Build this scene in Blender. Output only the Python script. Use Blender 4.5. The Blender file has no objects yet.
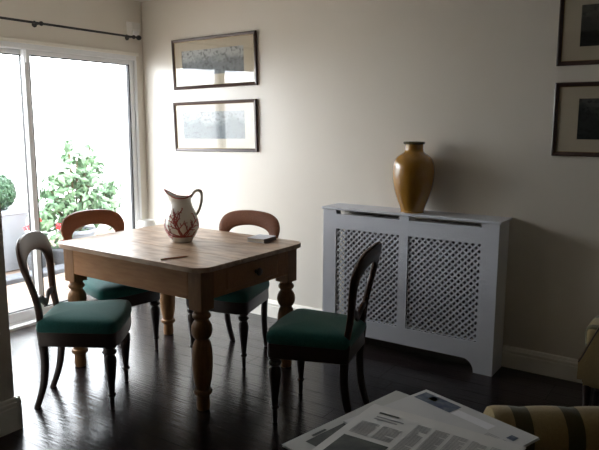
import bpy, bmesh, math, random
from mathutils import Vector, Matrix
random.seed(11)
R = math.radians
sc = bpy.context.scene
C = sc.collection

# ------------------------------------------------------------------ camera
yaw, pitch, roll = R(33.848), R(-9.13), R(0.228)
fw = Vector((-math.sin(yaw)*math.cos(pitch), math.cos(yaw)*math.cos(pitch), math.sin(pitch)))
rt = Vector((math.cos(yaw), math.sin(yaw), 0)); up = rt.cross(fw)
r2 = rt*math.cos(roll)+up*math.sin(roll); u2 = up*math.cos(roll)-rt*math.sin(roll)
cam = bpy.data.cameras.new('camera'); co = bpy.data.objects.new('camera', cam); C.objects.link(co)
M = Matrix((r2, u2, -fw)).transposed().to_4x4(); M.translation = Vector((4.213, -3.878, 1.502)); co.matrix_world = M
cam.sensor_fit = 'HORIZONTAL'; cam.sensor_width = 36; cam.lens = 635.377/599*36
cam.clip_start = .05; cam.clip_end = 200
sc.camera = co

# ------------------------------------------------------------------ sky and exposure
w = bpy.data.worlds.new('overcast_sky'); sc.world = w; w.use_nodes = True
bg = w.node_tree.nodes['Background']; bg.inputs[0].default_value = (.90, .95, 1.0, 1); bg.inputs[1].default_value = 6.0
sc.view_settings.view_transform = 'Standard'; sc.view_settings.look = 'None'
sc.view_settings.gamma = 1; sc.view_settings.use_curve_mapping = False
sc.view_settings.exposure = 1.4
# sampling portal over the glazed opening: gives off no light of its own
pl = bpy.data.lights.new('daylight_portal', 'AREA'); pl.shape = 'RECTANGLE'; pl.size = 2.0; pl.size_y = 2.02
pl.cycles.is_portal = True
po = bpy.data.objects.new('daylight_portal', pl); C.objects.link(po)
po.location = (-.14, -1.08, 1.03); po.rotation_euler = (R(90), 0, R(-90))
try:
    sc.cycles.use_denoising = True; sc.cycles.max_bounces = 10; sc.cycles.diffuse_bounces = 6
    sc.cycles.transparent_max_bounces = 16; sc.cycles.sample_clamp_indirect = 8
except Exception: pass

# ------------------------------------------------------------------ materials
def mat(name, col, rough=.5, metal=0., noise=None, bump=0., bscale=60, stretch=(1,1,1), coat=0., spec=.5, rand=0., sheen=0., detail=4):
    """noise = (scale, second colour, contrast)"""
    m = bpy.data.materials.new(name); m.use_nodes = True; nt = m.node_tree; n = nt.nodes; l = nt.links
    b = n['Principled BSDF']; b.inputs['Base Color'].default_value = (*col, 1); b.inputs['Roughness'].default_value = rough
    b.inputs['Metallic'].default_value = metal; b.inputs['Specular IOR Level'].default_value = spec
    b.inputs['Coat Weight'].default_value = coat; b.inputs['Coat Roughness'].default_value = .08
    b.inputs['Sheen Weight'].default_value = sheen
    tc = n.new('ShaderNodeTexCoord'); mp = n.new('ShaderNodeMapping'); mp.inputs['Scale'].default_value = stretch
    l.new(tc.outputs['Object'], mp.inputs['Vector'])
    out = None
    if noise:
        t = n.new('ShaderNodeTexNoise'); t.inputs['Scale'].default_value = noise[0]; t.inputs['Detail'].default_value = detail
        l.new(mp.outputs[0], t.inputs['Vector'])
        r = n.new('ShaderNodeValToRGB'); k = noise[2]
        r.color_ramp.elements[0].position = .5-.5/k; r.color_ramp.elements[1].position = .5+.5/k
        r.color_ramp.elements[0].color = (*col, 1); r.color_ramp.elements[1].color = (*noise[1], 1)
        l.new(t.outputs['Fac'], r.inputs[0]); out = r.outputs[0]
        if rand:
            oi = n.new('ShaderNodeObjectInfo'); hs = n.new('ShaderNodeHueSaturation')
            mr = n.new('ShaderNodeMapRange'); mr.inputs['To Min'].default_value = 1-rand; mr.inputs['To Max'].default_value = 1+rand
            l.new(oi.outputs['Random'], mr.inputs['Value']); l.new(mr.outputs[0], hs.inputs['Value']); l.new(out, hs.inputs['Color']); out = hs.outputs[0]
            av = n.new('ShaderNodeVectorMath'); av.operation = 'ADD'
            cx = n.new('ShaderNodeCombineXYZ'); ml = n.new('ShaderNodeMath'); ml.operation = 'MULTIPLY'; ml.inputs[1].default_value = 37
            l.new(oi.outputs['Random'], ml.inputs[0]); l.new(ml.outputs[0], cx.inputs[2])
            l.new(mp.outputs[0], av.inputs[0]); l.new(cx.outputs[0], av.inputs[1]); l.new(av.outputs[0], t.inputs['Vector'])
        l.new(out, b.inputs['Base Color'])
    if bump:
        t2 = n.new('ShaderNodeTexNoise'); t2.inputs['Scale'].default_value = bscale; t2.inputs['Detail'].default_value = 3
        l.new(mp.outputs[0], t2.inputs['Vector'])
        bp = n.new('ShaderNodeBump'); bp.inputs['Strength'].default_value = bump; bp.inputs['Distance'].default_value = .01
        l.new(t2.outputs['Fac'], bp.inputs['Height']); l.new(bp.outputs[0], b.inputs['Normal'])
    return m

def glass_mat(name, f0=.04, rough=0.0, tint=(1,1,1)):
    """thin clear glass: see-through with Schlick reflection, same from both sides"""
    m = bpy.data.materials.new(name); m.use_nodes = True; nt = m.node_tree; n = nt.nodes; l = nt.links; n.clear()
    o = n.new('ShaderNodeOutputMaterial'); t = n.new('ShaderNodeBsdfTransparent'); g = n.new('ShaderNodeBsdfGlossy')
    t.inputs[0].default_value = (*tint, 1); g.inputs['Roughness'].default_value = rough
    ge = n.new('ShaderNodeNewGeometry'); dt = n.new('ShaderNodeVectorMath'); dt.operation = 'DOT_PRODUCT'
    l.new(ge.outputs['Incoming'], dt.inputs[0]); l.new(ge.outputs['Normal'], dt.inputs[1])
    def ma(op, a, b):
        k = n.new('ShaderNodeMath'); k.operation = op
        for i, v in enumerate((a, b)):
            if isinstance(v, (int, float)): k.inputs[i].default_value = v
            else: l.new(v, k.inputs[i])
        return k.outputs[0]
    c = ma('ABSOLUTE', dt.outputs['Value'], 0.)
    f = ma('ADD', ma('MULTIPLY', ma('POWER', ma('SUBTRACT', 1., c), 5.), 1-f0), f0)
    mx = n.new('ShaderNodeMixShader')
    l.new(f, mx.inputs[0]); l.new(t.outputs[0], mx.inputs[1]); l.new(g.outputs[0], mx.inputs[2]); l.new(mx.outputs[0], o.inputs[0])
    return m

MT = dict(
  wall=mat('cream_wall_paint', (.69,.643,.565), .36, noise=(3,(.715,.668,.59),2), bump=.015, bscale=180, spec=1.0),
  bouncecut=mat('bounce_cutting_dark', (.10,.085,.075), .8, noise=(3,(.12,.10,.09),2)),  # unseen back wall, made dark to cut light bounced into the room
  ceil=mat('white_ceiling_paint', (.85,.84,.80), .9, bump=.03, bscale=150),
  trim=mat('cream_gloss_trim', (.80,.77,.70), .35, noise=(5,(.83,.80,.73),2)),
  white=mat('white_door_frame', (.80,.82,.84), .35, noise=(6,(.84,.85,.86),2)),
  cover=mat('white_satin_paint', (.60,.62,.68), .5, noise=(7,(.63,.65,.70),2), bump=.01, bscale=90),
  seal=mat('black_rubber', (.02,.02,.022), .6, noise=(20,(.03,.03,.03),2)),
  floor=mat('dark_stained_boards', (.009,.0065,.007), .19, noise=(6,(.020,.014,.014),1.6), stretch=(.5,9,1), bump=.13, bscale=9, rand=.12, spec=.4),
  gap=mat('dark_subfloor', (.006,.005,.005), .8, noise=(9,(.01,.008,.007),2)),
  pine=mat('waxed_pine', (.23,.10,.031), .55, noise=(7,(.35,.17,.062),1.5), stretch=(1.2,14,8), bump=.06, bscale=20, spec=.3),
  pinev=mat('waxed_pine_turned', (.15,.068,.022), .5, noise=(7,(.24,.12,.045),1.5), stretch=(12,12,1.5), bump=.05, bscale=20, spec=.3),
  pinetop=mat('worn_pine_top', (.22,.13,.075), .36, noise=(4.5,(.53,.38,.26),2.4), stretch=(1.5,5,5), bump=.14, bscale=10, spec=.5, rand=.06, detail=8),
  knobw=mat('dark_turned_knob', (.05,.03,.02), .35, noise=(15,(.08,.05,.03),2)),
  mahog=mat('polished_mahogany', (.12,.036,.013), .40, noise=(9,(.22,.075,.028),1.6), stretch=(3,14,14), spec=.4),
  darkback=mat('dark_chair_back', (.034,.015,.009), .4, noise=(9,(.075,.032,.017),1.6), stretch=(3,14,14), spec=.35),
  ebony=mat('dark_polished_wood', (.022,.012,.009), .36, noise=(9,(.036,.018,.013),1.6), stretch=(14,14,3), coat=.1),
  green=mat('green_seat_fabric', (.010,.085,.078), .9, noise=(120,(.020,.13,.12),1.5), bump=.15, bscale=300, sheen=.25, spec=.2),
  jug=mat('cream_glazed_pottery', (.66,.64,.58), .14, noise=(9,(.71,.69,.63),2), coat=.4),
  coral=mat('coral_red_print', (.25,.035,.03), .3, noise=(30,(.36,.07,.05),2)),
  vase=mat('amber_glaze', (.27,.125,.016), .16, noise=(9,(.37,.185,.03),1.4), coat=.6, bump=.03, bscale=25),
  vaselip=mat('dark_olive_glaze', (.05,.045,.02), .25, noise=(20,(.09,.075,.03),2)),
  pframe=mat('dark_picture_moulding', (.035,.018,.014), .3, noise=(14,(.065,.032,.024),1.6), stretch=(3,10,10)),
  gilt=mat('dull_gilt_slip', (.30,.22,.10), .4, metal=.6, noise=(30,(.38,.28,.14),2)),
  mount=mat('ivory_mount_card', (.66,.62,.53), .9, noise=(9,(.70,.66,.57),2)),
  mountdim=mat('dimmed_mount_card', (.50,.44,.33), .9, noise=(4,(.56,.50,.39),2)),  # card colour darkened to stand in for missing window reflection
  iron=mat('black_iron', (.012,.012,.013), .45, noise=(30,(.02,.02,.02),2)),
  radshade=mat('shade_grey_radiator', (.16,.16,.17), .5, noise=(8,(.20,.20,.21),2)),  # shade inside the cover put into the radiator's grey
  plastic=mat('white_plastic', (.72,.71,.68), .4, noise=(8,(.75,.74,.71),2)),
  shade=mat('white_fabric_shade', (.82,.81,.78), .85, noise=(90,(.86,.85,.82),2)),
  paper=mat('newsprint', (.62,.61,.59), .9, noise=(5,(.67,.66,.63),2)),
  paper2=mat('newsprint_grey', (.46,.46,.44), .9, noise=(5,(.51,.51,.48),2)),
  paper3=mat('newsprint_cool', (.56,.56,.56), .9, noise=(5,(.61,.61,.60),2)),
  ink=mat('grey_ink', (.24,.24,.24), .9, noise=(40,(.34,.34,.34),2)),
  inkd=mat('black_ink', (.03,.03,.035), .8, noise=(25,(.10,.11,.09),1.5)),
  inkc=mat('photo_blue_ink', (.03,.05,.12), .7, noise=(35,(.16,.19,.22),2.5)),
  inky=mat('photo_yellow_ink', (.55,.40,.05), .7, noise=(35,(.45,.30,.04),2)),
  wht=mat('white_strip', (.78,.78,.80), .8, noise=(9,(.81,.81,.83),2)),
  render=mat('white_garden_render', (.80,.81,.80), .9, noise=(4,(.84,.85,.84),2), bump=.1, bscale=60),
  tile=mat('terrace_tile', (.15,.095,.07), .75, noise=(4,(.24,.18,.135),1.5), rand=.18, bump=.1, bscale=40),
  grout=mat('tile_grout', (.12,.105,.09), .9, noise=(20,(.16,.14,.12),2)),
  kerb=mat('dark_slate_kerb', (.05,.055,.065), .7, noise=(12,(.09,.095,.105),2)),
  zinc=mat('pale_zinc', (.20,.215,.24), .5, noise=(4,(.27,.285,.31),1.6)),
  leaf=mat('bush_leaf', (.055,.13,.065), .5, noise=(7,(.17,.28,.14),1.8)),
  box=mat('boxwood_leaf', (.012,.05,.018), .6, noise=(25,(.03,.09,.03),1.8)),
  stem=mat('plant_stem', (.09,.07,.03), .8, noise=(20,(.13,.10,.05),2)),
  red=mat('red_petals', (.55,.01,.02), .6, noise=(30,(.65,.04,.05),2)),
  terra=mat('terracotta_pot', (.35,.13,.07), .8, noise=(12,(.42,.18,.10),2)),
  soil=mat('soil', (.03,.02,.015), .95, noise=(40,(.05,.035,.025),2)),
  pane=glass_mat('window_glass', .03), pglass=glass_mat('picture_glass', .045, .03),
)

def landscape_mat(name, dark, mid, light, seed):
    """engraving of hills under a pale sky: flat print, generated from noise"""
    m = bpy.data.materials.new(name); m.use_nodes = True; nt = m.node_tree; n = nt.nodes; l = nt.links
    b = n['Principled BSDF']; b.inputs['Roughness'].default_value = .9
    tc = n.new('ShaderNodeTexCoord'); sp = n.new('ShaderNodeSeparateXYZ'); l.new(tc.outputs['Generated'], sp.inputs[0])
    mp = n.new('ShaderNodeMapping'); mp.inputs['Location'].default_value = (seed, seed*2, 0); mp.inputs['Scale'].default_value = (3, 1, 1.2)
    l.new(tc.outputs['Generated'], mp.inputs[0])
    t1 = n.new('ShaderNodeTexNoise'); t1.inputs['Scale'].default_value = 1.6; t1.inputs['Detail'].default_value = 6; l.new(mp.outputs[0], t1.inputs['Vector'])
    t2 = n.new('ShaderNodeTexNoise'); t2.inputs['Scale'].default_value = 9; t2.inputs['Detail'].default_value = 6; l.new(mp.outputs[0], t2.inputs['Vector'])
    def ma(op, a, bb):
        k = n.new('ShaderNodeMath'); k.operation = op
        for i, v in enumerate((a, bb)):
            if isinstance(v, (int, float)): k.inputs[i].default_value = v
            else: l.new(v, k.inputs[i])
        return k.outputs[0]
    h = ma('SUBTRACT', ma('ADD', ma('MULTIPLY', t1.outputs[0], .9), .18), sp.outputs[2])     # >0 below the hill line
    hill = ma('MULTIPLY', ma('ADD', h, .12), 4.0)
    r = n.new('ShaderNodeValToRGB'); e = r.color_ramp.elements
    e[0].position = .1; e[0].color = (*light, 1); e[1].position = .95; e[1].color = (*mid, 1)
    x = e.new(.5); x.color = tuple((a+c)*.5 for a, c in zip(light, mid))+(1,)
    l.new(hill, r.inputs[0])
    r2_ = n.new('ShaderNodeValToRGB'); r2_.color_ramp.elements[0].position = .5; r2_.color_ramp.elements[1].position = .66
    r2_.color_ramp.elements[0].color = (0,0,0,1); r2_.color_ramp.elements[1].color = (1,1,1,1); l.new(t2.outputs[0], r2_.inputs[0])
    mx = n.new('ShaderNodeMixRGB'); l.new(ma('MULTIPLY', r2_.outputs[0], .75), mx.inputs[0]); l.new(r.outputs[0], mx.inputs[1]); mx.inputs[2].default_value = (*dark, 1)
    l.new(mx.outputs[0], b.inputs['Base Color']); return m
MT['printA'] = landscape_mat('engraving_grey_hills', (.10,.11,.11), (.22,.24,.25), (.48,.50,.50), 1.3)
MT['printB'] = landscape_mat('engraving_pale_valley', (.17,.19,.20), (.26,.30,.32), (.46,.50,.52), 4.1)
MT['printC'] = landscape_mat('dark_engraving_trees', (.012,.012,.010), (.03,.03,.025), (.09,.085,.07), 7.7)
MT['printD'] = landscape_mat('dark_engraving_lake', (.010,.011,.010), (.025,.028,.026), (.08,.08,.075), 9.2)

def stripe_mat(name, axis, period, width, offset):
    """woven fabric: straw ground with broad olive stripes"""
    m = mat(name, (.27,.20,.095), .9, noise=(90,(.33,.25,.12),2), bump=.2, bscale=220, sheen=.2, spec=.15)
    nt = m.node_tree; n = nt.nodes; l = nt.links; b = n['Principled BSDF']; src = b.inputs['Base Color'].links[0].from_socket
    tc = n.new('ShaderNodeTexCoord'); sp = n.new('ShaderNodeSeparateXYZ'); l.new(tc.outputs['Object'], sp.inputs[0])
    def ma(op, a, c):
        k = n.new('ShaderNodeMath'); k.operation = op
        for i, v in enumerate((a, c)):
            if isinstance(v, (int, float)): k.inputs[i].default_value = v
            else: l.new(v, k.inputs[i])
        return k.outputs[0]
    f = ma('LESS_THAN', ma('FLOORED_MODULO', ma('ADD', sp.outputs[axis], offset), period), width)
    mx = n.new('ShaderNodeMixRGB'); l.new(f, mx.inputs[0]); l.new(src, mx.inputs[1]); mx.inputs[2].default_value = (.085,.075,.036,1)
    l.new(mx.outputs[0], b.inputs['Base Color']); return m
MT['stripe'] = stripe_mat('striped_fabric', 0, .168, .058, 0.090)
MT['stripe2'] = stripe_mat('striped_fabric_armchair', 1, .19, .05, .08)

# ------------------------------------------------------------------ mesh builder
class MB:
    def __init__(s): s.b = bmesh.new()
    def box(s, x0, y0, z0, x1, y1, z1, bev=0., mtx=None, seg=1):
        t = bmesh.new(); bmesh.ops.create_cube(t, size=1)
        bmesh.ops.scale(t, vec=(abs(x1-x0), abs(y1-y0), abs(z1-z0)), verts=t.verts)
        bmesh.ops.translate(t, vec=((x0+x1)/2, (y0+y1)/2, (z0+z1)/2), verts=t.verts)
        if bev: bmesh.ops.bevel(t, geom=t.edges[:], offset=bev, segments=seg, affect='EDGES', profile=.5)
        s._join(t, mtx); return s
    def _join(s, t, mtx=None):
        if mtx: bmesh.ops.transform(t, matrix=mtx, verts=t.verts)
        me = bpy.data.meshes.new('tmp'); t.to_mesh(me); t.free(); s.b.from_mesh(me); bpy.data.meshes.remove(me)
    def lathe(s, prof, c=(0,0,0), n=24, mtx=None, cap=True):
        t = bmesh.new(); rows = []
        for r, z in prof: rows.append([t.verts.new((c[0]+r*math.cos(2*math.pi*i/n), c[1]+r*math.sin(2*math.pi*i/n), c[2]+z)) for i in range(n)])
        for a, b in zip(rows, rows[1:]):
            for i in range(n): t.faces.new((a[i], a[(i+1) % n], b[(i+1) % n], b[i]))
        if cap:
            if prof[0][0] > 1e-4: t.faces.new(rows[0][::-1])
            if prof[-1][0] > 1e-4: t.faces.new(rows[-1])
        bmesh.ops.remove_doubles(t, verts=t.verts, dist=1e-6); s._join(t, mtx); return s
    def rings(s, rows, close=False, cap=True, mtx=None):
        t = bmesh.new(); V = [[t.verts.new(p) for p in r] for r in rows]; n = len(V[0])
        pairs = list(zip(V, V[1:])) + ([(V[-1], V[0])] if close else [])
        for a, b in pairs:
            for i in range(n): t.faces.new((a[i], a[(i+1) % n], b[(i+1) % n], b[i]))
        if cap and not close: t.faces.new(V[0][::-1]); t.faces.new(V[-1])
        bmesh.ops.recalc_face_normals(t, faces=t.faces); s._join(t, mtx); return s
    def tube(s, pts, rad, n=10, flat=1.0, mtx=None, close=False):
        pts = [Vector(p) for p in pts]; rows = []
        rads = rad if isinstance(rad, (list, tuple)) else [rad]*len(pts); ref = None
        for i, p in enumerate(pts):
            if close: d = pts[(i+1) % len(pts)]-pts[i-1]
            else: d = pts[min(i+1, len(pts)-1)]-pts[max(i-1, 0)]
            d.normalize()
            if ref is None: ref = Vector((0,0,1)) if abs(d.z) < .9 else Vector((1,0,0))
            a = d.cross(ref).normalized(); b2 = a.cross(d).normalized(); ref = b2
            rows.append([p+a*math.cos(2*math.pi*k/n)*rads[i]+b2*math.sin(2*math.pi*k/n)*rads[i]*flat for k in range(n)])
        return s.rings(rows, close=close, mtx=mtx)
    def poly(s, pts, h, axis='z', mtx=None, bev=0.):
        """extrude a 2-D outline by h along +axis (z: pts are x,y; y: pts are x,z)"""
        t = bmesh.new()
        vs = [t.verts.new((p[0], p[1], 0) if axis == 'z' else (p[0], 0, p[1])) for p in pts]
        f = t.faces.new(vs); r = bmesh.ops.extrude_face_region(t, geom=[f])
        bmesh.ops.translate(t, vec=(0,0,h) if axis == 'z' else (0,h,0), verts=[v for v in r['geom'] if isinstance(v, bmesh.types.BMVert)])
        bmesh.ops.recalc_face_normals(t, faces=t.faces)
        if bev: bmesh.ops.bevel(t, geom=[e for e in t.edges if len(e.link_faces) == 2 and e.calc_face_angle(0) > .6], offset=bev, segments=2, affect='EDGES')
        s._join(t, mtx); return s
    def face(s, pts): s.b.faces.new([s.b.verts.new(p) for p in pts]); return s
    def build(s, name, m, parent=None, smooth=None, **k):
        me = bpy.data.meshes.new(name); 
        if smooth is not None:
            for f in s.b.faces: f.smooth = True
            for e in s.b.edges:
                if len(e.link_faces) == 2 and e.calc_face_angle(0) > smooth: e.smooth = False
        s.b.to_mesh(me); s.b.free(); me.materials.append(MT[m])
        o = bpy.data.objects.new(name, me); C.objects.link(o)
        if parent: o.parent = parent
        for a, v in k.items(): o[a] = v
        return o
SM = R(38)
def thing(name, label, cat, loc=(0,0,0), rz=0., group=None, rot=None):
    o = bpy.data.objects.new(name, None); o.empty_display_size = .1; C.objects.link(o); o.location = loc
    o.rotation_euler = rot or (0,0,rz); o['label'] = label; o['category'] = cat
    if group: o['group'] = group
    return o
def tag(o, label, cat, group=None):
    o['label'] = label; o['category'] = cat
    if group: o['group'] = group
    return o
def struct(o, label=None):
    o['kind'] = 'structure'
    if label: o['label'] = label
    return o
def sroot(name, label):
    o = bpy.data.objects.new(name, None); C.objects.link(o); return struct(o, label)
def lerp_curve(pts, n):
    """Catmull-Rom through points, n samples per span"""
    P = [Vector(p) for p in pts]; out = []
    for i in range(len(P)-1):
        a, b, c, d = P[max(i-1,0)], P[i], P[i+1], P[min(i+2,len(P)-1)]
        for k in range(n):
            t = k/n; out.append(.5*((2*b)+(c-a)*t+(2*a-5*b+4*c-d)*t*t+(3*b-a-3*c+d)*t**3))
    out.append(P[-1]); return out

# ================================================================== SETTING
H = 2.5; XN = 1.405; YN = -2.205; XE = 7.0; YS = -5.6
D0, D1, DZ = -.075, -2.09, 2.05        # glazed door opening in the window wall
m = MB(); m.box(-.25, -.0, -.2, XE+.2, .2, H); struct(m.build('wall_right', 'wall'), 'long cream wall behind the radiator cover')
m = MB(); m.box(-.25, D0, -.2, 0, 0, H); m.box(-.25, YN-.2, -.2, 0, D1, H); m.box(-.25, D1, DZ, 0, D0, H)
struct(m.build('wall_window', 'wall'), 'cream wall around the sliding glass door')
m = MB(); m.box(0, YN-.2, -.2, XN, YN, H); m.box(XN-.2, YS, -.2, XN, YN-.2, H)
struct(m.build('wall_left', 'wall', ), 'cream end of the wall at the left edge of the photo')
m = MB(); m.box(XN-.2, YS-.2, -.2, XE+.2, YS, H); struct(m.build('wall_back', 'bouncecut'))
m = MB(); m.box(XE, YS, -.2, XE+.2, 0, H); struct(m.build('wall_far', 'wall'))
m = MB(); m.box(-.25, YS-.2, H, XE+.2, .2, H+.15); struct(m.build('ceiling', 'ceil'))
# floor: sub-floor and single boards
fl = MB().box(-.0, YS, -.16, XE, 0, -.022).build('floor', 'gap'); struct(fl, 'dark stained floorboards')
pw = .125; pm = {}
def plank_mesh(L):
    if L not in pm:
        b = MB().box(0, 0, -.022, L-.0012, pw-.0012, 0, bev=.0006); o = b.build('floorboard', 'floor'); pm[L] = o.data; bpy.data.objects.remove(o)
    return pm[L]
y = -.001; row = 0
while y-pw > -4.3:
    x0 = 0. if y > YN else XN
    x = x0; first = True; big = y-pw > -3.1
    xmax = 5.6
    while x < xmax:
        L = random.choice([1.2, 1.6, 2.0, 2.4]) if not first else random.choice([.6, 1.0, 1.5, 1.9]); first = False
        if y > YN > y-pw and x < XN: pass
        o = bpy.data.objects.new('floorboard', plank_mesh(L)); C.objects.link(o); o.parent = fl
        o.location = (x, y-pw, random.uniform(-.0004, .0)); x += L
    y -= pw; row += 1
MB().box(XN, YS, -.022, XE, y, -.001).build('floorboards_behind', 'floor', fl)
MB().box(5.6, y, -.022, XE, 0, -.0015).build('floorboards_beyond', 'floor', fl)

# skirting boards with moulded top
def skirting(name, L, loc, rz, lab, h=.135):
    prof = [(0,0),(-.020,0),(-.020,h-.045),(-.017,h-.041),(-.017,h-.036),(-.020,h-.033),(-.020,h-.022),(-.015,h-.016),(-.015,h-.011),(-.011,h-.003),(-.006,h),(0,h)]
    rows = [[Vector((xx, py, pz)) for py, pz in prof] for xx in (0, L)]
    o = MB().rings(rows).build(name, 'trim'); o.location = loc; o.rotation_euler.z = rz; return struct(o, lab)
skirting('baseboard_right', 1.957, (0,0,0), 0, 'white skirting board along the long wall left of the radiator cover')
skirting('baseboard_right', XE-3.156, (3.156,0,0), 0, 'cream skirting board right of the radiator cover')
skirting('baseboard_left', 3.38, (XN, YN+.022, 0), R(-90), 'cream skirting board at the left edge of the photo', .165).scale.y = -1.1
skirting('baseboard_end', XN+.022, (XN+.022, YN, 0), R(180), 'skirting board on the side wall of the dining end', .165)

# ---- sliding glass door
d = sroot('door_1', 'white framed sliding glass door to the courtyard')
FX0, FX1 = -.13, .004
m = MB(); m.box(FX0, D1, 2.012, FX1, D0, DZ+.004, .004); m.box(FX0, D0-.022, .0, FX1, D0+.003, 2.012, .004)
m.box(FX0, D1-.003, 0, FX1, D1+.05, 2.012, .004); m.build('door_frame', 'white', d)
m = MB(); m.box(FX0, D1+.05, -.01, FX1+.01, D0-.022, .022, .004); m.box(-.05, D1+.05, .022, -.044, D0-.022, .034); m.box(-.10, D1+.05, .022, -.094, D0-.022, .034)
m.build('threshold_track', 'white', d)
m = MB(); m.box(-.02, D1-.04, DZ, .014, D0+.02, DZ+.028, .004); m.build('head_trim', 'trim', d)
def sash(ya, yb, xc, handle):
    s = MB(); t = .022; wv = .04
    s.box(xc-t, ya, .03, xc+t, ya+wv, 2.012, .004); s.box(xc-t, yb-wv, .03, xc+t, yb, 2.012, .004)
    s.box(xc-t, ya+wv, .03, xc+t, yb-wv, .105, .004); s.box(xc-t, ya+wv, 1.978, xc+t, yb-wv, 2.012, .004)
    o = s.build('sliding_panel', 'white', d)
    MB().box(xc-.004, ya+wv-.008, .097, xc+.004, yb-wv+.008, 1.986).build('pane', 'pane', o)
    g = MB(); k = .012
    for a, b, c, e in ((ya+wv-.001, ya+wv+k, .105, 1.978), (yb-wv-k, yb-wv+.001, .105, 1.978)): g.box(xc-.014, a, c, xc+.014, b, e)
    g.box(xc-.014, ya+wv, .104, xc+.014, yb-wv, .112); g.box(xc-.014, ya+wv, 1.971, xc+.014, yb-wv, 1.979)
    g.build('glazing_seal', 'seal', o)
    if handle is not None:
        h = MB(); h.box(xc+t, handle-.012, .92, xc+t+.012, handle+.012, 1.14, .004); h.box(xc+t+.012, handle-.008, .95, xc+t+.035, handle+.008, 1.11, .005); h.build('handle', 'white', o)
sash(-1.108, D0-.022, -.034, None)
sash(D1+.045, -1.048, -.080, D1+.08)
m = MB(); m.box(-.012, -1.102, 1.92, .0, -1.071, 2.011, .003); m.build('catch', 'white', d)

# ---- courtyard
ZT = -.06
tr = MB().box(-6.5, -7, -.3, -.25, 4.5, ZT-.03).build('terrace', 'grout'); struct(tr, 'tiled courtyard floor outside the glass door')
t_o = MB().box(0, 0, -.03, .294, .294, 0, bev=.004).build('paving_tile', 'tile'); tmesh = t_o.data; bpy.data.objects.remove(t_o)
for i in range(4):
    for j in range(-9, 8):
        o = bpy.data.objects.new('paving_tile', tmesh); C.objects.link(o); o.parent = tr
        o.location = (-.255-.3*(i+1), j*.3+.05, ZT+random.uniform(-.0015, .0015))
MB().box(-6.5, -7, -.32, -1.6, 4.5, ZT-.012).build('paving_beyond', 'tile', tr)
kb = MB(); kb.box(-1.66, -6.0, ZT-.012, -1.46, 2.59, ZT+.05, .01); tag(kb.build('kerb', 'kerb'), 'dark slate kerb across the courtyard floor', 'kerb')
wb = MB().box(-3.6, -7, ZT-.3, -3.4, 4.5, 1.75).box(-3.4, 2.6, ZT-.3, -.25, 2.8, 1.75).build('wall_garden', 'render'); struct(wb, 'white rendered courtyard wall')
MB().box(-.25, .2, ZT-.3, -.05, 2.6, 2.6).build('wall_outer', 'render')['kind'] = 'structure'

def leaf_cloud(name, mname, parent, n, fn, size, kind='stuff'):
    V, F = [], []
    for _ in range(n):
        p, nrm = fn(); nrm = (nrm+Vector((random.uniform(-.6,.6), random.uniform(-.6,.6), random.uniform(-.3,.7)))).normalized()
        a = nrm.orthogonal().normalized(); a.rotate(Matrix.Rotation(random.uniform(0, 6.28), 3, nrm)); b = nrm.cross(a)
        s = size*random.uniform(.6, 1.25); q = len(V)
        V += [p-a*s, p+b*s*.5-nrm*s*.06, p+a*s*.25+b*s*.42+nrm*s*.04, p+a*s, p+a*s*.25-b*s*.42+nrm*s*.04, p-b*s*.5-nrm*s*.06, p+nrm*s*.14]
        F += [(q,q+1,q+6),(q+1,q+2,q+6),(q+2,q+3,q+6),(q+3,q+4,q+6),(q+4,q+5,q+6),(q+5,q,q+6)]
    me = bpy.data.meshes.new(name); me.from_pydata([tuple(v) for v in V], [], F); me.materials.append(MT[mname])
    o = bpy.data.objects.new(name, me); C.objects.link(o); o.parent = parent
    if kind: o['kind'] = kind
    return o
def rdir():
    while True:
        v = Vector((random.uniform(-1,1), random.uniform(-1,1), random.uniform(-1,1)))
        if .05 < v.length < 1: return v.normalized()
# bush in pot
bush = thing('leafy_shrub', 'loose leafy green shrub in the courtyard seen through the right glass panel', 'shrub', (-1.98, .72, ZT))
MB().lathe([(.13,0),(.15,.02),(.20,.30),(.215,.30),(.215,.34),(.19,.34),(.18,.31)], n=28).build('pot', 'zinc', bush, SM)
MB().lathe([(.001,.31),(.178,.31)], n=28, cap=False).build('soil', 'soil', bush)
blobs = [(0,-.28,.62,.23),(0,.02,.62,.30),(.05,.36,.55,.24),(0,-.12,.90,.24),(0,.22,.88,.25),(0,-.32,.82,.15),(0,.05,1.13,.17),(.0,.28,1.12,.13),(0,-.06,1.30,.09),(0,.24,1.28,.07),(0,.50,.74,.17),(0,-.42,.48,.18)]
sm = MB()
for bx, by, bz, br in blobs: sm.tube(lerp_curve([(0,0,.28),(bx*.3,by*.35,.28+(bz-.28)*.45),(bx,by,bz)], 4), [.012]*8+[.006], 6)
sm.build('branches', 'stem', bush, SM)
def bfn():
    q = random.random()*sum(b[3]**2 for b in blobs)
    for b in blobs:
        q -= b[3]**2
        if q <= 0: break
    dv = rdir(); return Vector(b[:3])+dv*b[3]*random.uniform(.35, 1.08), dv
leaf_cloud('foliage', 'leaf', bush, 780, bfn, .066)
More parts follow.
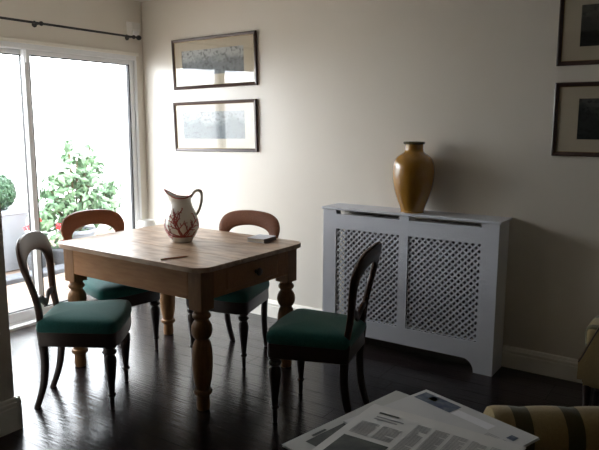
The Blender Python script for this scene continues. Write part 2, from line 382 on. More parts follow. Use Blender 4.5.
# boxwood ball in tall planter
pb = thing('box_ball_planter', 'clipped box ball in a tall pale grey square planter outside', 'planter', (-2.15, -.14, ZT))
def frustum(b, r0, r1, z0, z1): return b.rings([[Vector((sx*r0, sy*r0, z0)) for sx, sy in ((-1,-1),(1,-1),(1,1),(-1,1))], [Vector((sx*r1, sy*r1, z1)) for sx, sy in ((-1,-1),(1,-1),(1,1),(-1,1))]])
m = MB(); frustum(m, .15, .215, 0, .60); m.box(-.225, -.225, .60, .225, .225, .645, .006); m.build('planter_body', 'zinc', pb)
MB().lathe([(.02,.62),(.02,.75)], n=10).build('stem', 'stem', pb)
def bxf():
    dv = rdir(); return Vector((0,0,.83))+Vector((dv.x*.2, dv.y*.2, dv.z*.2))*random.uniform(.9, 1.04), dv
MB().lathe([(.001,-.185)]+[(.185*math.sin(a), -.185*math.cos(a)) for a in [i*math.pi/10 for i in range(1,10)]]+[(.001,.185)], (0,0,.83), 20).build('inner_growth', 'box', pb, SM)
leaf_cloud('foliage', 'box', pb, 1500, bxf, .022)
# red flowering plants
def geranium(loc, lab, spots, n=3):
    g = thing('flowering_plant', lab, 'flower', loc, 0, 'red flowers outside')
    MB().lathe([(.07,0),(.08,.01),(.11,.17),(.12,.17),(.12,.20),(.10,.20),(.095,.18),(.001,.18)], n=22).build('pot', 'kerb', g, SM)
    s = MB()
    for sp in spots: s.tube(lerp_curve([(0,0,.16),(sp[0]*.4,sp[1]*.4,.16+(sp[2]-.16)*.6),sp], 4), .004, 6)
    s.build('stems', 'stem', g, SM)
    for sp in spots:
        leaf_cloud('flower_head', 'red', g, 34, lambda sp=sp: ((lambda dv: (Vector(sp)+Vector((dv.x*.035, dv.y*sp_w, dv.z*.03)), dv))(rdir())), .022, None)
    leaf_cloud('foliage', 'leaf', g, 70, lambda: ((lambda dv: (Vector((0,0,.28))+Vector((dv.x*.1, dv.y*.13, dv.z*.09)), dv))(rdir())), .035)
sp_w = .055
geranium((-1.79, .06, ZT), 'red flowers in a small pot beside the tall grey planter', [(0,-.06,.47),(0,.02,.535)])
sp_w = .05
geranium((-1.60+.04-.22, .36, ZT), 'red flowers at the foot of the leafy shrub', [(.03,-.03,.44),(0,.05,.30)])

# ================================================================== WALL FITTINGS
rod = thing('curtain_rod', 'thin black iron curtain rod above the glass door', 'curtain rod', (.085, 0, 2.19))
def ycyl(b, ya, yb, r, n=12, x=0, z=0): return b.tube([(x, ya, z), (x, yb, z)], r, n)
ycyl(MB(), -2.12, -.125, .0085).build('pole', 'iron', rod, SM)
for yy in (-.118, -2.127):
    MB().lathe([(.001,-.024),(.013,-.02),(.02,-.008),(.021,.002),(.016,.014),(.009,.02),(.007,.03),(.001,.03)], n=14, mtx=Matrix.Translation((0,yy,0)) @ Matrix.Rotation(R(90 if yy > -1 else -90), 4, 'X')).build('finial', 'iron', rod, SM)
for yy in (-.17, -1.02, -1.98):
    b = MB(); b.tube([(0, yy, 0), (-.045, yy, 0), (-.083, yy, 0)], .006, 8); b.lathe([(.001,0),(.02,0),(.02,.006),(.001,.006)], n=14, mtx=Matrix.Translation((-.085,yy,0)) @ Matrix.Rotation(R(90), 4, 'Y')); b.lathe([(.001,-.016),(.013,-.011),(.017,0),(.013,.011),(.001,.016)], n=12, mtx=Matrix.Translation((0,yy,0)) @ Matrix.Rotation(R(90), 4, 'X'))
    b.build('bracket', 'iron', rod, SM)
for yy, lab in ((-.245, 'small black curtain ring near the corner end of the rod'), (-1.075, 'small black curtain ring beside the middle bracket of the rod')):
    b = MB(); b.tube([(0, .003*math.sin(a*3), -.0035+.0155*math.cos(a)+.0) if False else (.0155*math.sin(a), 0, -.0047+.0155*math.cos(a)) for a in [i*math.pi/10 for i in range(20)]], .0025, 6, close=True); b.tube([(0,0,-.02),(0,0,-.034)], .003, 6)
    o = b.build('curtain_ring', 'iron', None, SM); o.location = (.085, yy, 2.19-.0); tag(o, lab, 'curtain ring', 'curtain rings')
se = thing('alarm_sensor', 'white plastic motion sensor high in the corner', 'sensor', (0, -.11, 2.20))
b = MB(); b.rings([[Vector((0,-.055,0)),Vector((0,.055,0)),Vector((.03,.045,.004)),Vector((.03,-.045,.004))],[Vector((0,-.058,.06)),Vector((0,.058,.06)),Vector((.055,.045,.06)),Vector((.055,-.045,.06))],[Vector((0,-.058,.12)),Vector((0,.058,.12)),Vector((.05,.045,.115)),Vector((.05,-.045,.115))]])
b.build('housing', 'plastic', se); MB().box(.038, -.03, .012, .0505, .03, .05, .004).build('lens', 'wht', se)

# pictures
def picture(label, x, z, wd, ht, mnt, prt, pr, tilt=0., group=None):
    """x,z = lower left corner on the long wall; pr = print rectangle (from left, bottom, right, top)"""
    t = thing('framed_picture', label, 'picture', (x, 0, z), 0, group, rot=(R(1.2), R(-tilt), 0))
    fwd = .024; D = -.022
    b = MB()
    def rail(p0, p1, inn):
        pass
    o4 = [(0,0),(wd,0),(wd,ht),(0,ht)]; prof = [(0,-.002),(0,D+.004),(.005,D),(.012,D+.002),(.018,D+.004),(fwd,D+.008),(fwd,-.002)]
    rows = []
    for (cx, cz), (ax, az) in zip(o4, ((1,1),(-1,1),(-1,-1),(1,-1))): rows.append([Vector((cx+ax*i, yy, cz+az*i)) for i, yy in prof])
    b.rings(rows, close=True); b.build('frame', 'pframe', t)
    g = MB(); rows = []; prof = [(fwd-.001,D+.014),(fwd-.001,D+.0075),(fwd+.0022,D+.009),(fwd+.0022,D+.014)]
    for (cx, cz), (ax, az) in zip(o4, ((1,1),(-1,1),(-1,-1),(1,-1))): rows.append([Vector((cx+ax*i, yy, cz+az*i)) for i, yy in prof])
    g.rings(rows, close=True); g.build('slip', 'gilt', t)
    mo = MB()
    L, B, Rr, T = pr; yy0, yy1 = D+.014, D+.0125
    for a, bb, c, e in ((fwd,fwd,L,ht-fwd),(Rr,fwd,wd-fwd,ht-fwd),(L,fwd,Rr,B),(L,T,Rr,ht-fwd)): mo.box(a, yy1, bb, c, yy0, e)
    mo.build('mount', mnt, t)
    MB().box(L-.004, D+.014, B-.004, Rr+.004, D+.0155, T+.004).build('print', prt, t)
    MB().box(fwd, D+.0105, fwd, wd-fwd, D+.0115, ht-fwd).build('glass', 'pglass', t)
    MB().box(.006, D+.0157, .006, wd-.006, -.001, ht-.006).build('backing', 'knobw', t)
picture('upper of the two framed landscape prints left of the vase, mount coloured dimmer', .372, 1.765, .865, .395, 'mountdim', 'printA', (.10,.105,.74,.30), 1.1)
picture('lower of the two framed landscape prints left of the vase, pale mount', .372, 1.266, .865, .397, 'mount', 'printB', (.10,.10,.745,.315), 1.1)
picture('upper dark framed print cut off at the top right of the photo', 3.362, 1.824, .865, .41, 'mountdim', 'printC', (.115,.10,.75,.32))
picture('lower dark framed print on the wall right of the vase', 3.366, 1.322, .865, .41, 'mountdim', 'printD', (.13,.095,.75,.32))

# ================================================================== RADIATOR COVER
X0, X1, DD, HC = 1.958, 3.155, .222, .942
rc = thing('radiator_cover', 'white painted radiator cover with two lattice grilles against the wall', 'radiator cover', (X0, 0, 0))
W = X1-X0; T = .02
MB().box(-.010, -DD-.010, HC-.015, W+.010, -.001, HC, .002, seg=1).build('top_shelf', 'cover', rc)
MB().box(0, -DD+T, 0, T, -.024, HC-.015).build('side_panel', 'cover', rc)
MB().box(W-T, -DD+T, 0, W, -.024, HC-.015).build('side_panel', 'cover', rc)
la, lb, lc, ld = 2.059-X0, 2.523-X0, 2.586-X0, 3.05-X0; zb, zt = .197, .80
fr = MB(); s0, s1 = .899, .926
def fbox(x0, z0, x1, z1): fr.box(x0, -DD, z0, x1, -DD+T, z1)
fbox(lb, zb, lc, HC-.015); fbox(la, zt, lb, s0); fbox(lc, zt, ld, s0)
def leg_side(x0, x1, flip):
    pass
# bottom rail with a shaped kick arch
arch = []
for i in range(9):
    a = i/8*math.pi/2; arch.append((W-.115-.065*math.cos(a) if False else (W-.115)-.07*(1-math.cos(a)), .0+.082*math.sin(a)))
left = [(W-p[0], p[1]) for p in arch]
out = [(W,0)]+arch+left[::-1]+[(0,0),(0,HC-.015),(la,HC-.015),(la,zb),(ld,zb),(ld,HC-.015),(W,HC-.015)]
fr.poly(out, T, 'y', mtx=Matrix.Translation((0,-DD,0)))
fr.build('front_frame', 'cover', rc)
def lattice(xa, xb, name='lattice_grille'):
    g = MB(); p = .040; w_ = .0060; ya, yb = -DD+.006, -DD+.010
    L, B, Rr, T_ = xa-.006, zb-.006, xb+.006, zt+.006
    for sgn, y0, y1 in ((1, ya, ya+.004), (-1, yb, yb+.004)):
        k = -60
        while k < 60:
            c = k*p*.7071*2 if False else k*p*1.0
            # line z = sgn*(x-L) + c clipped to the rectangle
            pts = []
            for xx in (L, Rr):
                zz = B+sgn*(xx-L)+c
                if B <= zz <= T_: pts.append((xx, zz))
            for zz in (B, T_):
                xx = L+(zz-B-c)*sgn
                if L < xx < Rr: pts.append((xx, zz))
            if len(pts) >= 2:
                (xA, zA), (xB, zB) = pts[0], pts[1]; ln = math.hypot(xB-xA, zB-zA)
                if ln > .01:
                    nx, nz = -(zB-zA)/ln*w_, (xB-xA)/ln*w_
                    q = [(xA+nx,zA+nz),(xB+nx,zB+nz),(xB-nx,zB-nz),(xA-nx,zA-nz)]
                    g.rings([[Vector((a, y0, c2)) for a, c2 in q], [Vector((a, y1, c2)) for a, c2 in q]])
            k += 1
    return g.build(name, 'cover', rc, kind='stuff')
lattice(la, lb); lattice(lc, ld)
# radiator behind the grilles
ra = thing('radiator', 'plain panel radiator hidden behind the lattice of the white cover', 'radiator', (X0+.1, -.09, 0))
b = MB(); b.box(0, -.012, .17, W-.2, .012, .80, .006)
for i in range(24): b.box(.02+i*.0395, -.020, .20, .04+i*.0395, -.012, .77, .004)
b.build('panel', 'radshade', ra, SM)
for xx in (.04, W-.24): MB().tube([(xx,0,.18),(xx,0,-.004)], .009, 10).build('pipe', 'radshade', ra, SM)
for xx in (.25, W-.45): MB().box(xx-.015, .01, .6, xx+.015, .089, .65).build('wall_bracket', 'radshade', ra)

# amber vase
va = thing('ceramic_vase', 'large amber glazed vase with dark rim on the radiator cover', 'vase', (2.568, -.133, HC))
pr = [(.001,0),(.070,0),(.074,.006),(.080,.03),(.099,.08),(.115,.13),(.126,.18),(.132,.23),(.1325,.27),(.127,.31),(.114,.341),(.095,.361),(.076,.373),(.063,.383),(.058,.396),(.057,.412),(.058,.430)]
pr = [(max(p[0],.001), p[1]) for p in lerp_curve([(a,b_,0) for a,b_ in pr], 3)]
MB().lathe(pr+[(.048,.43),(.05,.38),(.10,.3),(.09,.1),(.001,.02)], n=48, cap=False).build('body', 'vase', va, SM)
MB().lathe([(.0578,.430),(.064,.431),(.0675,.435),(.068,.441),(.064,.446),(.054,.446),(.05,.44),(.048,.43),(.0578,.430)], n=40, cap=False).build('rim', 'vaselip', va, SM)

# ================================================================== TABLE
TX0, TX1, TY0, TY1 = .895, 2.118, -1.597, -.68; TR = R(-1.2)
tcx, tcy = (TX0+TX1)/2, (TY0+TY1)/2; hx, hy = (TX1-TX0)/2, (TY1-TY0)/2; TH = .785
tb = thing('pine_table', 'square waxed pine kitchen table with thick turned legs', 'table', (tcx, tcy, 0), TR)
# top of three boards with rounded outer corners
rc_ = .085; seams = [-hy, -hy+.31, -hy+.63, hy]
for i in range(3):
    ya, yb = seams[i]+(.0008 if i else 0), seams[i+1]-(.0008 if i < 2 else 0); o = []
    def corner(cx, cy, a0):
        for k in range(7): a = a0+R(90)*k/6; o.append((cx+rc_*math.cos(a), cy+rc_*math.sin(a)))
    if i == 0: corner(-hx+rc_, ya+rc_, R(180)); corner(hx-rc_, ya+rc_, R(270))
    else: o += [(-hx,ya),(hx,ya)]
    if i == 2: corner(hx-rc_, yb-rc_, 0); corner(-hx+rc_, yb-rc_, R(90))
    else: o += [(hx,yb),(-hx,yb)]
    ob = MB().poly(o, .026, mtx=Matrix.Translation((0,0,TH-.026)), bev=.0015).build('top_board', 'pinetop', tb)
lx, ly = hx-.088, hy-.088; lw = .047
leg_prof = [(.030,.0),(.034,.004),(.036,.03),(.033,.06),(.034,.075),(.046,.082),(.050,.092),(.047,.103),(.037,.108),(.039,.118),(.048,.16),(.054,.22),(.055,.27),(.052,.32),(.044,.352),(.036,.366),(.036,.372),(.045,.380),(.0535,.398),(.0555,.418),(.053,.44),(.044,.458),(.036,.466),(.036,.474),(.047,.484),(.049,.494),(.045,.503),(.038,.508),(.038,.531)]
lmesh = None
for sx in (-1, 1):
    for sy in (-1, 1):
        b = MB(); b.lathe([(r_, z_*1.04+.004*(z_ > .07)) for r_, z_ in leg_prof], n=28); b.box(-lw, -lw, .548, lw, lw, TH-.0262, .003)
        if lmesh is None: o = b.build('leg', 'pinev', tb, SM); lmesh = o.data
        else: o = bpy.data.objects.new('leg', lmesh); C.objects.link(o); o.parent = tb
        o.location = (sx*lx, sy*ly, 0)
az0, az1 = .602, TH-.0262
for sy in (-1, 1): MB().box(-lx+lw, sy*(ly+lw-.012)-.011, az0, lx-lw, sy*(ly+lw-.012)+.011, az1, .002).build('apron', 'pine', tb)
MB().box(-(lx+lw-.012)-.011, -ly+lw, az0, -(lx+lw-.012)+.011, ly-lw, az1, .002).build('apron', 'pine', tb)
# drawer end (towards the right-hand chair): narrow rails round a drawer front with knob
b = MB(); xe = lx+lw-.012
b.box(xe-.011, -ly+lw, az0, xe+.011, ly-lw, az0+.022, .002); b.box(xe-.011, -ly+lw, az1-.014, xe+.011, ly-lw, az1, .002)
b.box(xe-.011, -ly+lw, az0+.022, xe+.011, -ly+lw+.10, az1-.014); b.box(xe-.011, ly-lw-.10, az0+.022, xe+.011, ly-lw, az1-.014)
b.build('apron', 'pine', tb)
dr = MB().box(xe-.010, -ly+lw+.102, az0+.024, xe+.013, ly-lw-.102, az1-.016, .002).build('drawer', 'pine', tb)
MB().lathe([(.012,0),(.010,.008),(.011,.012),(.020,.018),(.023,.025),(.020,.032),(.010,.036),(.001,.037)], n=20, mtx=Matrix.Translation((xe+.013,0.02,.682)) @ Matrix.Rotation(R(90), 4, 'Y')).build('knob', 'knobw', dr, SM)

# ================================================================== CHAIRS
def make_chair():
    t = thing('balloon_back_chair', 'x', 'chair')
    # local: +X forward, +Y left, Z up
    def ring8(c, u, v, a, b2, pw=.72):      # rounded-rectangle section
        r = []
        for k in range(12):
            an = 2*math.pi*k/12; ca, sa = math.cos(an), math.sin(an)
            r.append(c+u*a*math.copysign(abs(ca)**pw, ca)+v*b2*math.copysign(abs(sa)**pw, sa))
        return r
    def backx(s, z):                        # position of the back surface: leans and bows backwards
        q = max(0, z-.45); return -.195-.10*q-.17*q*q+ (.34*s*s)*min(1, q/.22)*.9-.012*min(1, q/.3)
    outer = [(.172,.44),(.160,.50),(.156,.55),(.172,.63),(.204,.71),(.229,.78),(.228,.832),(.202,.877),(.148,.905),(.076,.917),(0,.921)]
    inner = [(.130,.44),(.118,.50),(.112,.55),(.126,.62),(.147,.68),(.162,.727),(.156,.764),(.135,.791),(.100,.808),(.05,.819),(0,.823)]
    O = lerp_curve([(a,b2,0) for a, b2 in outer], 3); I = lerp_curve([(a,b2,0) for a, b2 in inner], 3)
    rows = []; seq = [(o, i, 1) for o, i in zip(O, I)]+[(o, i, -1) for o, i in list(zip(O, I))[::-1][1:]]
    for o, i, sg in seq:
        po, pi = Vector((backx(o.x, o.y), sg*o.x, o.y)), Vector((backx(i.x, i.y), sg*i.x, i.y))
        c = (po+pi)/2; u = po-pi; a = u.length/2; u.normalize()
        tz = Vector((1,0,0)); v = (tz-u*tz.dot(u)).normalized()
        rows.append(ring8(c, u, v, a, .0165))
    MB().rings(rows).build('back_frame', 'mahog', t, SM)
    # stay rail: dips between the uprights
    rr = []
    for k in range(13):
        s = -.128+.256*k/12; q = 1-(s/.128)**2; z = .598-.045*q-.012*math.cos(s/.128*math.pi*2); hgt = .015+.009*q
        c = Vector((backx(s, z), s, z)); rr.append(ring8(c, Vector((0,0,1)), Vector((1,0,0)), hgt, .010))
    MB().rings(rr).build('stay_rail', 'mahog', t, SM)
    # seat rail and stuffed seat
    def outline(f, wf, wr, yf, yr, rad=.05):
        pts = []
        base = [(yr,-wr),(yf,-wf),(yf,wf),(yr,wr)]
        n = len(base)
        for i in range(n):
            p, a, b2 = Vector(base[i]), Vector(base[i-1]), Vector(base[(i+1) % n]); rr_ = rad if i in (1,2) else rad*.45
            d1, d2 = (a-p).normalized(), (b2-p).normalized()
            for k in range(6):
                s_ = k/5; q = p+d1*rr_*(1-s_)**2+d2*rr_*s_**2; pts.append(q)
            if i == 1:                      # bowed front
                for k in range(1, 6): s_ = k/6; q = p.lerp(b2, s_); q.x += .016*math.sin(math.pi*s_); pts.append(q)
        return pts
    base = outline(1, .230, .176, .205, -.214)
    cen = Vector((-.005, 0))
    def lay(sc_, z): return [Vector((cen.x+(p.x-cen.x)*sc_, p.y*sc_, z)) for p in base]
    MB().rings([lay(.965,.350), lay(.985,.354), lay(.985,.424), lay(.97,.428)]).build('seat_rail', 'ebony', t, SM)
    rows = [lay(.965,.424), lay(.992,.428), lay(1.008,.442), lay(1.004,.462), lay(.985,.476), lay(.945,.486), lay(.85,.495), lay(.7,.501), lay(.45,.506), lay(.2,.508), lay(.05,.508)]
    MB().rings(rows).build('seat_cushion', 'green', t, SM)
    # rear sabre legs, turned front legs
    for sg in (1, -1):
        pts = lerp_curve([(-.195,.152,.445),(-.188,.150,.36),(-.186,.146,.25),(-.203,.140,.12),(-.243,.134,.0)], 4)
        rows = []
        for k, p in enumerate(pts):
            f = k/(len(pts)-1); rows.append(ring8(Vector((p.x, sg*p.y, p.z)), Vector((1,0,0)), Vector((0,1,0)), .024-.007*f, .021-.004*f))
        MB().rings(rows).build('rear_leg', 'ebony', t, SM)
        lp = [(r_*(1.15+.12*min(1, z_/.2)), z_) for r_, z_ in [(.009,0),(.0105,.004),(.0105,.05),(.0105,.068),(.013,.072),(.0185,.080),(.0185,.086),(.013,.093),(.0125,.10),(.016,.15),(.022,.22),(.0255,.265),(.024,.288),(.017,.300),(.0165,.304),(.025,.312),(.027,.320),(.025,.328),(.018,.335),(.018,.339),(.026,.344),(.026,.362)]]
        o = MB().lathe(lp, n=18).build('front_leg', 'ebony', t, SM); o.location = (.162, sg*.187, 0)
    return t
proto = make_chair()
def copy_tree(o, parent=None):
    c = o.copy(); C.objects.link(c)
    if parent: c.parent = parent
    for ch in list(o.children): copy_tree(ch, c)
    return c
spots = [(1.388,-1.749,38.,'balloon back chair with bright green seat nearest the left edge of the photo'),
         (2.540,-1.210,193.5,'dark balloon back chair seen side-on in front of the radiator cover'),
         (.965,-1.19,-9.,'balloon back chair with its back to the glass door, tucked under the table'),
         (1.630,-.822,-81.,'balloon back chair between the table and the long wall, reddish curved top lit')]
for i, (x, y, a, lab) in enumerate(spots):
    c = proto if i == 0 else copy_tree(proto)
    c.location = (x, y, 0); c.rotation_euler.z = R(a); c['label'] = lab; c['group'] = 'balloon back chairs round the pine table'
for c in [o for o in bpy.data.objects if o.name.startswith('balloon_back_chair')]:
    if c.location.y < -1.2 and c.location.x > 1.2:      # the two chairs nearest the camera get darker back frames and stay rails
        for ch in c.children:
            if ch.name.startswith(('back_frame', 'stay_rail')): ch.data = ch.data.copy(); ch.data.materials[0] = MT['darkback']

# ================================================================== THINGS ON THE TABLE
# jug: +X towards the handle (camera right), -X spout
JX, JY = 1.486, -1.101
jg = thing('pitcher', 'white pottery jug with red coral decoration on the pine table', 'jug', (JX, JY, TH), yaw)
jp = lerp_curve([(a,b_,0) for a, b_ in [(.058,0),(.064,.006),(.072,.022),(.090,.052),(.1015,.088),(.1025,.118),(.094,.155),(.079,.192),(.066,.222),(.0605,.245),(.061,.262),(.066,.280)]], 3)
def jrad(z):
    for p, q in zip(jp, jp[1:]):
        if p.y <= z <= q.y: return p.x+(q.x-p.x)*(z-p.y)/max(q.y-p.y, 1e-6)
    return jp[-1].x
N = 40; rows = []
def jpt(r, z, an):
    # spout pulls the lip out and up on the -X side, slight rise at handle
    t = max(0, (z-.20)/.08); f = max(0, -math.cos(an))**3; g = max(0, math.cos(an))**4
    return Vector((r*math.cos(an)-.036*f*t**1.6, r*math.sin(an)*(1-.10*f*t), z+.034*f*t**1.5+.004*g*t-.012*(1-f)*(1-g)*t**2))
for p in jp: rows.append([jpt(p.x, p.y, 2*math.pi*k/N) for k in range(N)])
for p in jp[::-1]: rows.append([jpt(p.x-.006, max(p.y, .008), 2*math.pi*k/N) for k in range(N)])
MB().rings(rows).build('body', 'jug', jg, SM)
MB().tube([jpt(jp[-1].x-.003, jp[-1].y, 2*math.pi*k/N)+Vector((0,0,.001)) for k in range(N)], .0042, 8, close=True).build('rim', 'coral', jg, SM)
hp = lerp_curve([(.058,0,.268),(.078,0,.300),(.100,0,.312),(.120,0,.300),(.126,0,.270),(.118,0,.225),(.104,0,.185),(.088,0,.160)], 4)
MB().tube(hp, [.0068]*len(hp), 10, flat=1.25).build('handle', 'jug', jg, SM)
MB().tube([p+Vector((.0068 if i > 6 else 0,0,.0068 if i < 14 else 0)) for i, p in enumerate(hp)][2:-6], .0018, 6).build('handle_stripe', 'coral', jg, SM)
cb = MB(); rng = random.Random(5)
def branch(an, z, ang, ln, w_, depth):
    pts = [(an, z)]; n = max(4, int(ln/.007)); a = ang
    for k in range(n):
        a = ang+(a-ang)*.8+rng.uniform(-.24, .24); r = jrad(min(max(z,.01), .27)); z2 = z+math.sin(a)*ln/n; an += math.cos(a)*ln/n/r; z = z2
        if z > .215 or z < .012: break
        pts.append((an, z))
    if len(pts) < 3: return
    P3 = []
    for q, zz in pts:
        p = jpt(jrad(zz), zz, q); P3.append(p)
    cb.tube([p for p in P3], [w_*(1-.45*i/len(P3)) for i in range(len(P3))], 6)
    if depth > 0:
        for k in range(len(pts)//3, len(pts)-1, 3):
            branch(pts[k][0], pts[k][1], ang+(1 if k % 2 else -1)*rng.uniform(.5,.85), ln*rng.uniform(.28,.42), w_*.78, depth-1)
A0 = -math.pi/2
for da, ang, ln in ((.22,1.62,.165),(.20,2.05,.16),(.18,2.5,.15),(.18,2.95,.15),(.26,1.2,.14),(.28,.75,.10),(.30,.3,.07)):
    branch(A0+da, .038, ang, ln, .0050, 2)
for da in (2.4, 3.8):
    for ang in (1.3, 1.8, 2.5, .8): branch(A0+da, .045, ang, .13, .004, 1)
cb.build('coral_decoration', 'coral', jg, SM)
# small box / book and pencil
bk = thing('small_book', 'small thick grey book lying near the right corner of the pine table', 'book', (1.877, -0.812, TH), R(4))
MB().box(-.062, -.07, .0, .062, .07, .003, .001).build('back_cover', 'cover', bk)
MB().box(-.060, -.067, .003, .060, .067, .022).build('pages', 'mount', bk)
MB().box(-.062, -.07, .022, .062, .07, .025, .001).build('front_cover', 'cover', bk)
MB().box(.0605, -.07, .001, .064, .07, .0245, .001).build('shaded_spine', 'knobw', bk)  # dark colour stands for shade on the side facing away from the window
p0, p1 = Vector((1.789,-1.555,0)), Vector((1.843,-1.424,0)); an = math.atan2(p1.y-p0.y, p1.x-p0.x)
pc = thing('pencil', 'brown pencil lying near the front corner of the pine table', 'pencil', (p0.x, p0.y, TH+.0045), an)
XM = Matrix.Rotation(R(90), 4, 'Y')
MB().lathe([(.0042,0),(.0042,.125)], n=6, mtx=XM).build('shaft', 'terra', pc)
MB().lathe([(.0042,.125),(.001,.145)], n=6, mtx=XM).build('tip', 'pine', pc)
MB().lathe([(.0044,-.012),(.0044,0)], n=10, mtx=XM).build('end_cap', 'gilt', pc)

# pale lamp in the corner
lp = thing('corner_lamp', 'white tapered lampshade in the corner by the glass door behind the table', 'lamp', (.165, -.175, 0))
MB().lathe([(.001,0),(.10,0),(.10,.012),(.03,.02),(.001,.022)], n=28).build('base', 'plastic', lp, SM)
MB().lathe([(.010,.02),(.010,.60)], n=12).build('stem', 'plastic', lp, SM)
MB().lathe([(.125,.50),(.062,.685),(.060,.685),(.123,.50)], n=36, cap=False).build('shade', 'shade', lp, SM)
b = MB(); b.tube([(-.07,0,.645),(.07,0,.645)], .003, 6); b.lathe([(.014,.59),(.014,.65)], n=12); b.build('shade_carrier', 'plastic', lp, SM)

# ================================================================== FOREGROUND
# striped armchair: its rolled arm shows behind the newspapers
e1 = Vector((.837,.547,0)); fo = Vector((3.592,-1.80,0))
fs = thing('armchair', 'armchair in straw fabric with olive stripes, its rolled arm showing behind the newspapers', 'armchair', (fo.x, fo.y, 0), math.atan2(e1.y, e1.x))
LX = .86
def roll(name, yc):
    rows = []
    for k in range(61):
        x = LX*k/60; e = min(x, .03)/.03; r = .090*(.72+.28*math.sqrt(max(0, 1-(1-e)**2)))+.006*(abs(math.sin(math.pi*(x+.078-.029)/.168))**.5-.7)
        rows.append([Vector((x, yc+r*math.cos(a), .455+r*1.02*math.sin(a))) for a in [2*math.pi*q/20 for q in range(20)]])
    MB().rings(rows).build(name, 'stripe', fs, SM)
for yc in (-.035, -.70):
    roll('arm_roll', yc)
    MB().box(.012, yc-.06, .14, LX-.02, yc+.06, .43, .012, seg=2).build('arm_panel', 'stripe', fs, SM)
MB().box(.02, -.64, .14, LX-.02, -.095, .30, .01).build('seat_base', 'stripe', fs)
MB().box(.0, -.60, .30, .62, -.135, .42, .035, seg=3).build('seat_cushion', 'stripe', fs, SM)
MB().poly([(.62,.30),(.76,.86),(.80,.90),(.86,.90),(.89,.86),(.84,.30)], -.60, 'y', mtx=Matrix.Translation((0,-.068,0)), bev=.02).build('backrest', 'stripe', fs, SM)
for a, c in ((.06,-.035),(LX-.06,-.035),(.06,-.70),(LX-.06,-.70)):
    o = MB().lathe([(.014,0),(.024,.145)], n=14).build('leg', 'ebony', fs, SM); o.location = (a, c, 0)
# low table below the papers
lt = thing('side_table', 'low dark wooden table carrying the newspapers', 'table', (3.46, -2.27, 0))
MB().box(-.17, -.27, .518, .17, .27, .5445, .004).build('table_top', 'ebony', lt)
for sx in (-1, 1):
    for sy in (-1, 1): MB().box(sx*.15-.016, sy*.25-.016, 0, sx*.15+.016, sy*.25+.016, .518, .003).build('leg', 'ebony', lt)
# newspapers
def newspaper(label, corner, dx, Lx, Ly, z, th, items, pm_='paper', curl=.0):
    """corner = far left corner; dx = direction of the far edge; sheet extends Ly towards the viewer"""
    a = math.atan2(dx[1], dx[0]); t = thing('newspaper', label, 'newspaper', (corner[0], corner[1], z), a, 'newspapers piled in the foreground')
    nx, ny = 24, 16
    def hz(x, y_):
        fx, fy = x/Lx, y_/Ly
        return curl*(fx*(1-fx)*2.0)*(.4+.6*fy)+.0025*math.sin(fx*7+fy*4)*fy*0
    pages = 4
    for k in range(pages):
        zz = th*k/pages; off = random.uniform(-.004, .004)
        b = bmesh.new(); g0 = []; g1 = []
        for j in range(ny+1):
            r0 = []; r1 = []
            for i in range(nx+1):
                x, y_ = Lx*i/nx, Ly*j/ny; h = hz(x, y_)*(k+1)/pages
                r0.append(b.verts.new((x+off, -y_+off, zz+h))); r1.append(b.verts.new((x+off, -y_+off, zz+th/pages*.86+h)))
            g0.append(r0); g1.append(r1)
        for j in range(ny):
            for i in range(nx):
                b.faces.new((g1[j][i], g1[j+1][i], g1[j+1][i+1], g1[j][i+1])); b.faces.new((g0[j][i], g0[j][i+1], g0[j+1][i+1], g0[j+1][i]))
        for i in range(nx): b.faces.new((g0[0][i], g1[0][i], g1[0][i+1], g0[0][i+1])); b.faces.new((g0[ny][i], g0[ny][i+1], g1[ny][i+1], g1[ny][i]))
        for j in range(ny): b.faces.new((g0[j][0], g0[j+1][0], g1[j+1][0], g1[j][0])); b.faces.new((g0[j][nx], g1[j][nx], g1[j+1][nx], g0[j+1][nx]))
        me = bpy.data.meshes.new('page'); b.to_mesh(me); b.free(); me.materials.append(MT[pm_])
        o = bpy.data.objects.new('page', me); C.objects.link(o); o.parent = t
    top = th+.0004
    groups = {}
    for mname, nm, x0, y0, x1, y1 in items: groups.setdefault((nm, mname), []).append((x0, y0, x1, y1))
    for (nm, mname), rects in groups.items():
        V, F = [], []
        for x0, y0, x1, y1 in rects:
            kx = max(1, int((x1-x0)/.02)); ky = max(1, int((y1-y0)/.02)); q = len(V)
            for j in range(ky+1):
                for i in range(kx+1):
                    x, y_ = x0+(x1-x0)*i/kx, y0+(y1-y0)*j/ky; V.append((x, -y_, top+hz(x, y_)+.0003))
            for j in range(ky):
                for i in range(kx): p = q+j*(kx+1)+i; F.append((p, p+kx+1, p+kx+2, p+1))
        me = bpy.data.meshes.new(nm); me.from_pydata(V, [], F); me.materials.append(MT[mname])
        o = bpy.data.objects.new(nm, me); C.objects.link(o); o.parent = t
        if nm == 'text_columns': o['kind'] = 'stuff'
def columns(x0, y0, x1, y1, n, gap=.012, lead=.0075, rnd=random):
    out = []; cw = (x1-x0-gap*(n-1))/n
    for c in range(n):
        y_ = y0
        while y_ < y1:
            w_ = cw*(1 if rnd.random() > .15 else rnd.uniform(.4,.9)); out.append(('ink', 'text_columns', x0+c*(cw+gap), y_, x0+c*(cw+gap)+w_, y_+lead*.42)); y_ += lead
    return out
zp = .545
newspaper('lowest newspaper, its corner pointing left over the dark floor', (3.301,-1.883), (.979,-.205), .40, .56, zp, .007,
  [('inkd','photograph',.035,.14,.20,.50),('inkd','photograph',.13,.035,.36,.10)]+[('inkd','headline',.02,.40+.0,.03,.46)], 'paper2')
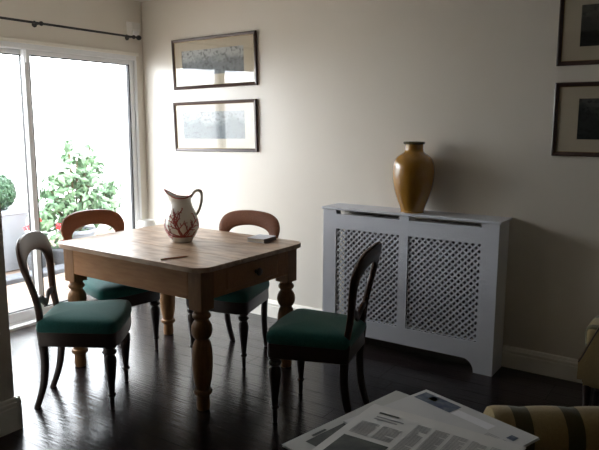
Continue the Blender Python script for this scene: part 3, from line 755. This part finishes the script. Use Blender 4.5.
newspaper('newspaper with a blue and yellow picture strip, rightmost in the pile', (3.392,-1.83), (.95,-.31), .445, .40, zp+.0075, .007,
  [('inkc','photograph',.015,.020,.17,.085),('inky','photograph_highlight',.055,.028,.085,.058),('wht','white_strip',.175,.045,.32,.085),('inkc','photograph_block',.385,.055,.41,.085)]+columns(.33,.10,.43,.20,2), 'paper3')
ti = [('ink','headline',.055,.075,.15,.083),('ink','headline',.055,.092,.135,.100),('inkd','photograph',.03,.24,.18,.40)]
ti += columns(.19,.06,.47,.36,5)+columns(.03,.13,.17,.22,2)
ti += [('inkd','headline',.05,.045,.12,.056)]
newspaper('topmost newspaper of the pile, open page with columns of small print', (3.297,-2.06), (.985,-.02), .50, .42, zp+.015, .008, ti, 'paper', .012)

# armchair at the right edge: faces the window, sloping padded arm
ac = thing('armchair', 'straw coloured upholstered armchair cut off by the right edge of the photo', 'armchair', (3.666, -.50, 0))
AW = .78
side = [(0,.165),(.0,.30),(.012,.325),(.085,.50),(.13,.56),(.24,.60),(.62,.60),(.80,.92),(.86,.95),(.93,.93),(.90,.60),(.86,.165)]
MB().poly(side, .10, 'y', bev=.03).build('arm', 'stripe2', ac, SM)
MB().poly(side, .10, 'y', mtx=Matrix.Translation((0,.375,0)), bev=.012).build('arm', 'stripe2', ac, SM)
MB().box(.02, .10, .165, .86, .375, .34, .01).build('seat_base', 'stripe2', ac)
MB().box(.01, .102, .34, .72, .373, .46, .03, seg=3).build('seat_cushion', 'stripe2', ac, SM)
MB().poly([(.66,.44),(.80,.90),(.86,.93),(.90,.90),(.86,.34),(.70,.34)], .271, 'y', mtx=Matrix.Translation((0,.102,0)), bev=.01).build('backrest', 'stripe2', ac, SM)
pp = [(x, z) for x, z in side[1:7]]
MB().tube([(x+.006, .006, z-.004) for x, z in pp], .004, 8).build('piping', 'ebony', ac, SM)
for a, c in ((.05,.05),(.05,.42),(.82,.05),(.82,.42)):
    o = MB().lathe([(.013,0),(.024,.17)], n=14).build('leg', 'ebony', ac, SM); o.location = (a, c, 0)
